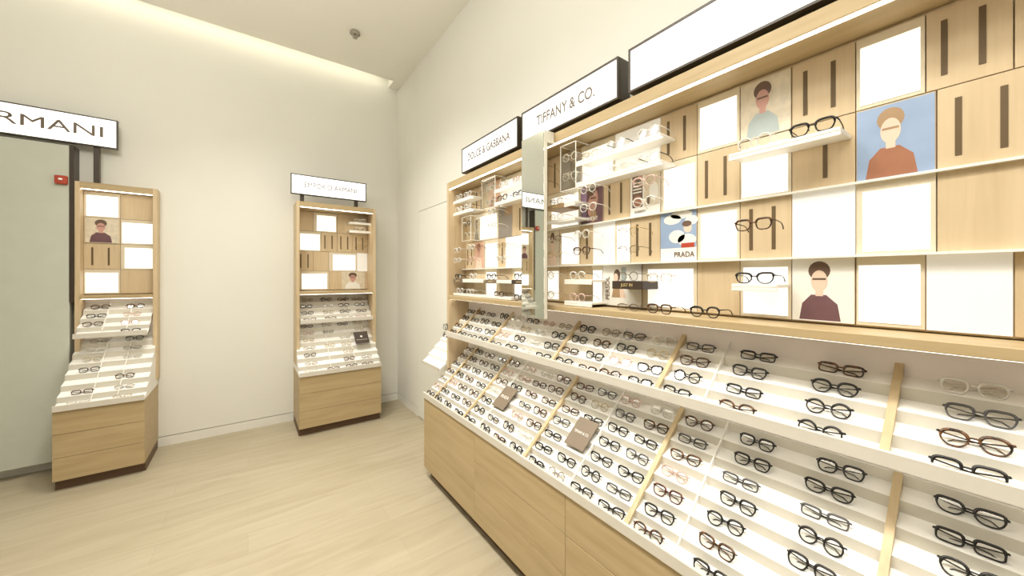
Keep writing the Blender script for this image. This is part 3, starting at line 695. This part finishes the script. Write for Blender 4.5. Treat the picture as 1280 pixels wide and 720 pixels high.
# pairs in the wall case: world Y, z, look, front distance from wall, where
CASE = [
 (2.72, 2.2405, 'round', 'crystal', -.155, 'left on the highest short shelf by the far side panel'), (2.57, 2.2405, 'panto', 'crystal', -.155, 'right on the highest short shelf by the far side panel'),
 (2.72, 2.1405, 'square', 'crystal', -.155, 'left on the second short shelf by the far side panel'), (2.57, 2.1405, 'panto', 'crystal black-armed', -.155, 'right on the second short shelf by the far side panel'),
 (2.26, 2.225, 'round', 'crystal', -.142, 'upper inside the peach card box'), (2.26, 2.125, 'panto', 'crystal', -.142, 'lower inside the peach card box'),
 (2.06, 2.2155, 'round', 'crystal', -.155, 'on the upper lit shelf under the far-end sign'), (1.90, 2.2155, 'square', 'blush', -.155, 'nearer the mirror on the upper lit shelf under the far-end sign'),
 (2.08, 2.1255, 'square', 'tortoiseshell', -.155, 'on the lower lit shelf under the far-end sign'), (1.90, 2.1255, 'rect', 'black', -.155, 'nearer the mirror on the lower lit shelf'),
 (2.20, 2.045, 'round', 'crystal', -.165, 'upper before the taupe poster card'), (2.20, 1.945, 'panto', 'crystal', -.165, 'lower before the taupe poster card'),
 (2.615, 2.01, 'round', 'grey', -.135, 'upper inside the small grey portrait box'), (2.615, 1.92, 'round', 'crystal', -.135, 'lower inside the small grey portrait box'),
 (2.42, 1.99, 'oval', 'gold wire', -.165, 'before the backlit panel beside the grey portrait box'),
 (2.73, 1.80, 'square', 'crystal', -.165, 'upper on the slotted panel by the far side panel'), (2.73, 1.715, 'square', 'crystal', -.165, 'lower on the slotted panel by the far side panel'),
 (2.50, 1.81, 'round', 'crystal black-armed', -.165, 'upper before the pink portrait poster'), (2.50, 1.715, 'round', 'blush', -.165, 'lower before the pink portrait poster'),
 (2.08, 1.80, 'oval', 'gold wire', -.165, 'upper before the opal panel left of the mirror'), (2.08, 1.71, 'oval', 'crystal', -.165, 'lower before the opal panel left of the mirror'),
 (2.73, 1.5805, 'square', 'black', -.155, 'standing on the dark plate by the far side panel'), (2.48, 1.5825, 'round', 'crystal', -.155, 'on the white shelf beside the far dark plate'),
 (2.22, 1.5805, 'cat', 'black', -.155, 'standing on the taupe plate in the far bay'), (1.88, 1.5805, 'square', 'grey', -.155, 'standing on the black plate left of the mirror'),
 (2.70, 1.4625, 'round', 'crystal', -.155, 'farthest on the long low shelf over the ledge'), (2.53, 1.4625, 'square', 'crystal', -.155, 'second along the long low shelf over the ledge'),
 (2.12, 1.4625, 'rect', 'tortoiseshell', -.155, 'nearer end of the long low shelf over the ledge'), (1.88, 1.4425, 'panto', 'grey', -.155, 'on the ledge under the black plate left of the mirror'),
 (1.67, 2.23, 'oval', 'bronze wire', -.160, 'upper on the slotted panel right of the mirror'), (1.67, 2.14, 'oval', 'bronze wire', -.160, 'lower on the slotted panel right of the mirror'),
 (1.43, 2.235, 'round', 'crystal', -.15, 'upper inside the acrylic box before the grey card'), (1.43, 2.13, 'panto', 'crystal', -.15, 'lower inside the acrylic box before the grey card'),
 (1.12, 2.2135, 'round', 'crystal black-armed', -.155, 'midway on the upper long lit shelf beyond the acrylic box'), (.945, 2.2135, 'round', 'crystal', -.155, 'at the near end of the upper long lit shelf'),
 (1.28, 2.2135, 'oval', 'gold wire', -.155, 'at the mirror end of the upper lit shelf'),
 (1.10, 2.1005, 'oval', 'crystal', -.155, 'midway on the lower long lit shelf beyond the acrylic box'), (.945, 2.1005, 'round', 'crystal black-armed', -.155, 'at the near end of the lower lit shelf'),
 (1.535, 2.0125, 'oval', 'bronze wire', -.155, 'standing on the brown plate beside the mirror'), (1.535, 1.9255, 'oval', 'gold wire', -.155, 'on the short shelf under the brown plate'),
 (1.285, 2.03, 'round', 'crystal', -.165, 'upper between the purple poster and the slotted panel'), (1.285, 1.935, 'panto', 'crystal', -.165, 'lower between the purple poster and the slotted panel'),
 (.96, 2.00, 'panto', 'blush', -.165, 'upper at the near edge of the striped photo poster'), (.96, 1.91, 'panto', 'crystal', -.165, 'lower at the near edge of the striped photo poster'),
 (1.54, 1.80, 'oval', 'bronze wire', -.165, 'upper before the backlit panel beside the cream poster'), (1.54, 1.71, 'oval', 'gold wire', -.165, 'lower before the backlit panel beside the cream poster'),
 (1.33, 1.80, 'round', 'crystal', -.165, 'upper before the opal panel under the purple poster'), (1.33, 1.715, 'square', 'tortoiseshell', -.165, 'lower before the opal panel under the purple poster'),
 (1.04, 1.795, 'oval', 'gold wire', -.165, 'upper on the two-slot panel left of the sky poster'), (1.04, 1.71, 'oval', 'bronze wire', -.165, 'lower on the two-slot panel left of the sky poster'),
 (1.60, 1.585, 'round', 'crystal', -.165, 'upper beside the white shelf right of the mirror'), (1.60, 1.475, 'panto', 'crystal', -.165, 'lower over the ledge right of the mirror'),
 (1.37, 1.5855, 'panto', 'crystal black-armed', -.155, 'on the white shelf left of the woman poster'), (1.37, 1.4685, 'panto', 'blush', -.155, 'on the thick low shelf left of the woman poster'),
 (1.05, 1.5805, 'round', 'bronze wire', -.155, 'standing on the black JUST IN plate'), (1.05, 1.4425, 'oval', 'bronze wire', -.155, 'on the ledge under the JUST IN plate'),
 (.885, 1.575, 'square', 'gold wire', -.165, 'upper before the backlit panel below the sky poster'), (.885, 1.4425, 'square', 'tortoiseshell', -.165, 'on the ledge below the sky poster'),
 (.53, 2.0455, 'round', 'crystal', -.155, 'on the near lit shelf'), (.37, 2.0455, 'square', 'black', -.155, 'at the near end of the near lit shelf'),
 (.53, 1.76, 'square', 'tortoiseshell', -.165, 'on the slotted panel in the near bay'), (.53, 1.5755, 'cat', 'black', -.155, 'on the small shelf in the near bay'), (.70, 1.4425, 'panto', 'black', -.155, 'on the ledge under the near oak panel')]
for Y, z, st, co, y, where in CASE:
    glasses(st, co, 'open', at(RIGHT, -Y, y, z, rnd.uniform(-.05, .05), 0), '%s %s eyeglasses %s' % (co, STY[st], where), 'eyeglasses shown in the long wall case')
# a pair hooked over the far end of the upper tray
glasses('square', 'grey', 'folded', at(RIGHT, -2.80, -.262, 1.15, PI / 2 - .5, 0) @ Matrix.Rotation(PI / 2, 4, 'Y'), 'grey square eyeglasses hooked over the far end of the upper tray', 'eyeglasses lying on the upper tray')

# ------------------------------------------------------------------ displays against the far wall
def far_display(x0, x1, tiles, nm, signtext, sx0, sx1, sz0, sz1, twidth, tx, tsize, tcols, seed, cf=-.30):
    drawer_unit(BACK, x0, x1 - .012, -.56, .08, .60, [(.08, .253), (.253, .427), (.427, .60)], 'oak three-drawer cabinet under the %s' % nm)
    lo = dict(yf=-.565, zf=.618, rows=7, dx=.0765, dz=.068); up = dict(yf=-.31, zf=1.115, rows=4, dx=.0745, dz=.066)
    xs = [x0 + .035, x1 - .035]
    w = xs[1] - xs[0]
    dv = [(xs[0] + w * k, 'white') for k in (.35, .68)]
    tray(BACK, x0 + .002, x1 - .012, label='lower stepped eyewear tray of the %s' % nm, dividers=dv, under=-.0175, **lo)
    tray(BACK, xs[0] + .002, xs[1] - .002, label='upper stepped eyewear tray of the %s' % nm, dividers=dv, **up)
    case = wall_case(BACK, x0, x1, cf, tiles, 'open oak wall case of the %s' % nm)
    MB().box(x0 + .031, x1 - .031, -.009, -.003, .66, 1.411, 'pinkish').build('lower_back_board', case)
    sign(BACK, sx0, sx1, cf, sz0, sz1, signtext, 'white backlit lettered sign above the %s' % nm, twidth, tsize, tx, None, .03, 0., sz0 - 2.40)
    rr = random.Random(seed)
    for tier, sp, tn in (('u', up, 'upper'), ('l', lo, 'lower')):
        for row in range(sp['rows']):
            k = sp['rows'] - 1 - row
            for i, x in enumerate(tcols):
                if tier == 'l' and row in (3, 4) and i == len(tcols) - 1 and x0 > 0: continue
                if rr.random() < .12: continue
                st, co = rr.choice(SOFT if rr.random() < .85 else DARK)
                glasses(st, co, 'folded', at(BACK, x + rr.uniform(-.01, .01), sp['yf'] + k * sp['dx'] + .012, sp['zf'] + k * sp['dz'] + .0006 + sp['dz'] * TS * .16, rr.uniform(-.1, .1), .42),
                        '%s %s eyeglasses, %s, %s tray row %s from top, place %s' % (co, STY[st], nm, tn, ORD[row], ORD[i]), 'eyeglasses on the %s' % nm)
    return case
x0, x1 = .41, 1.22
tl = []
for k, a, b, r in [('wood', .44, .60, 0), ('lit', .60, .85, 0), ('wood', .85, 1.19, 0), ('lit', .44, .68, 1), ('slots', .68, .85, 1), ('slots', .85, 1.02, 1), ('slots', 1.02, 1.19, 1),
                   ('slots', .44, .60, 2), ('wood', .60, .76, 2), ('lit', .76, 1.07, 2), ('cream', 1.07, 1.19, 2), ('lit', .44, .76, 3), ('wood', .76, 1.19, 3)]: tl.append((k, a, b, r))
far_display(x0, x1, tl, 'far corner display', 'EMPORIO ARMANI', .36, 1.112, 2.47, 2.682, .52, .01, .078, (.53, .73, .90, 1.07), 3)
tl2 = []
for k, a, b, r in [('lit', -1.14, -.92, 0), ('wood', -.92, -.70, 0), ('wood', -1.14, -.92, 1), ('lit', -.92, -.70, 1), ('slots', -1.14, -.92, 2), ('lit', -.92, -.70, 2), ('lit', -1.14, -.92, 3), ('wood', -.92, -.70, 3)]: tl2.append((k, a, b, r))
far_display(-1.17, -.67, tl2, 'narrow far display', 'ARMANI', -1.85, -.92, 2.71, 2.96, .70, .035, .13, (-1.04, -.82), 5, -.13)
poster(BACK, -1.13, -.93, 1.895, 2.11, -.05, p_person('hair', 'skin', 'plum', 'sand'), 'dark-haired portrait poster in the narrow far case')
t = empty('wall_panel', at(BACK, -1.55, 0, .09), 'tall grey-green panel on the far wall beside the narrow display', 'panel')
MB().bbox(-.35, .35, -.12, -.001, 0, 2.6, 'pillar', .004).build('panel_board', t)
MB().box(.351, .376, -.125, -.001, 1.3, 2.6, 'dark').build('shadow_rail', t)
t = empty('alarm_unit', at(BACK, -1.24, -.1205, 2.36), 'small red alarm unit on the grey-green panel', 'alarm')
MB().bbox(-.035, .035, -.03, 0, 0, .07, 'red', .006).build('housing', t)
MB().cyl((0, -.032), .012, .03, .045, 'white', 12).build('strobe_lens', t)
for xa, xb, za, zb, lab in ((.95, 1.19, 2.215, 2.24, 'upper white shelf in the far corner case'), (.95, 1.19, 2.115, 2.14, 'lower white shelf in the far corner case')):
    shelf(BACK, xa, xb, -.20, za, zb, lab, True)
poster(BACK, .90, 1.16, 1.452, 1.662, -.05, p_person('hair', 'skin', 'paper', 'sand'), 'cream portrait poster with dark hair over the far corner ledge')
for k, (x, z) in enumerate(((1.10, 2.03), (1.10, 1.945))):
    glasses('oval', 'gold wire', 'open', at(BACK, x, -.165, z), 'gold wire oval eyeglasses, %s on the slotted panel of the far corner case' % ('upper', 'lower')[k], 'eyeglasses on the far corner display')
for k, (x, z) in enumerate(((1.07, 2.2405), (1.07, 2.1405))):
    glasses('square', 'crystal', 'open', at(BACK, x, -.19, z), 'crystal square eyeglasses on the %s white shelf of the far corner case' % ('upper', 'lower')[k], 'eyeglasses on the far corner display')
t = tray_card(BACK, 1.05, -.40, .618 + .068 * 2.75 + .045, .15, .17, 'carddark', 'dark brown card with a white dot on the far corner tray', dot=True, sl=math.atan2(.068, .0765))

# ------------------------------------------------------------------ light, world, camera
w = bpy.data.worlds.new('shop_world'); SC.world = w; w.use_nodes = True
w.node_tree.nodes['Background'].inputs['Color'].default_value = (1, .97, .9, 1); w.node_tree.nodes['Background'].inputs['Strength'].default_value = .25
def area(name, loc, target, sx, sy, power, col):
    l = bpy.data.lights.new(name, 'AREA'); l.shape = 'RECTANGLE'; l.size = sx; l.size_y = sy; l.energy = power; l.color = col; l.spread = 1.9
    o = bpy.data.objects.new(name, l); C.objects.link(o); o.location = loc
    o.rotation_euler = (Vector(target) - Vector(loc)).to_track_quat('-Z', 'Y').to_euler()
    return o
WARM = (1., .965, .895)
def fill_point(loc, power):  # added point fill to lift ceiling and walls, no fixture modelled
    l = bpy.data.lights.new('fill_light', 'POINT'); l.energy = power; l.color = WARM; l.shadow_soft_size = .22
    o = bpy.data.objects.new('fill_light', l); C.objects.link(o); o.location = loc
for yy, pw in ((-1.2, 25), (.2, 25), (1.6, 25), (3.1, 36)):
    area('unseen_ceiling_light', (-.05, yy, CZ - .02), (.35, yy, 0), .9, .5, pw, WARM)  # unseen overhead lights, added to brighten treads and wall
for p in ((-.1, -.6, 3.35), (-.1, 1.0, 3.35), (-.9, 2.6, 3.2)): fill_point(p, 38)

cam = bpy.data.cameras.new('camera'); co = bpy.data.objects.new('camera', cam); C.objects.link(co)
cam.sensor_fit = 'HORIZONTAL'; cam.sensor_width = 36; cam.lens = 36 * 455 / 1280
cam.shift_y = -(360 - 346) / 1280
cam.clip_start = .02
yaw = math.atan2(.587, .8095)
co.location = (0, 0, 1.6); co.rotation_euler = (PI / 2, 0, -yaw)
SC.camera = co
vs = SC.view_settings
vs.view_transform = 'Standard'; vs.look = 'None'; vs.exposure = .04; vs.gamma = 1.; vs.use_curve_mapping = False
SC.cycles.use_denoising = True
SC.cycles.max_bounces = 10; SC.cycles.transparent_max_bounces = 24; SC.cycles.caustics_reflective = False; SC.cycles.caustics_refractive = False
print('glasses', NG[0])
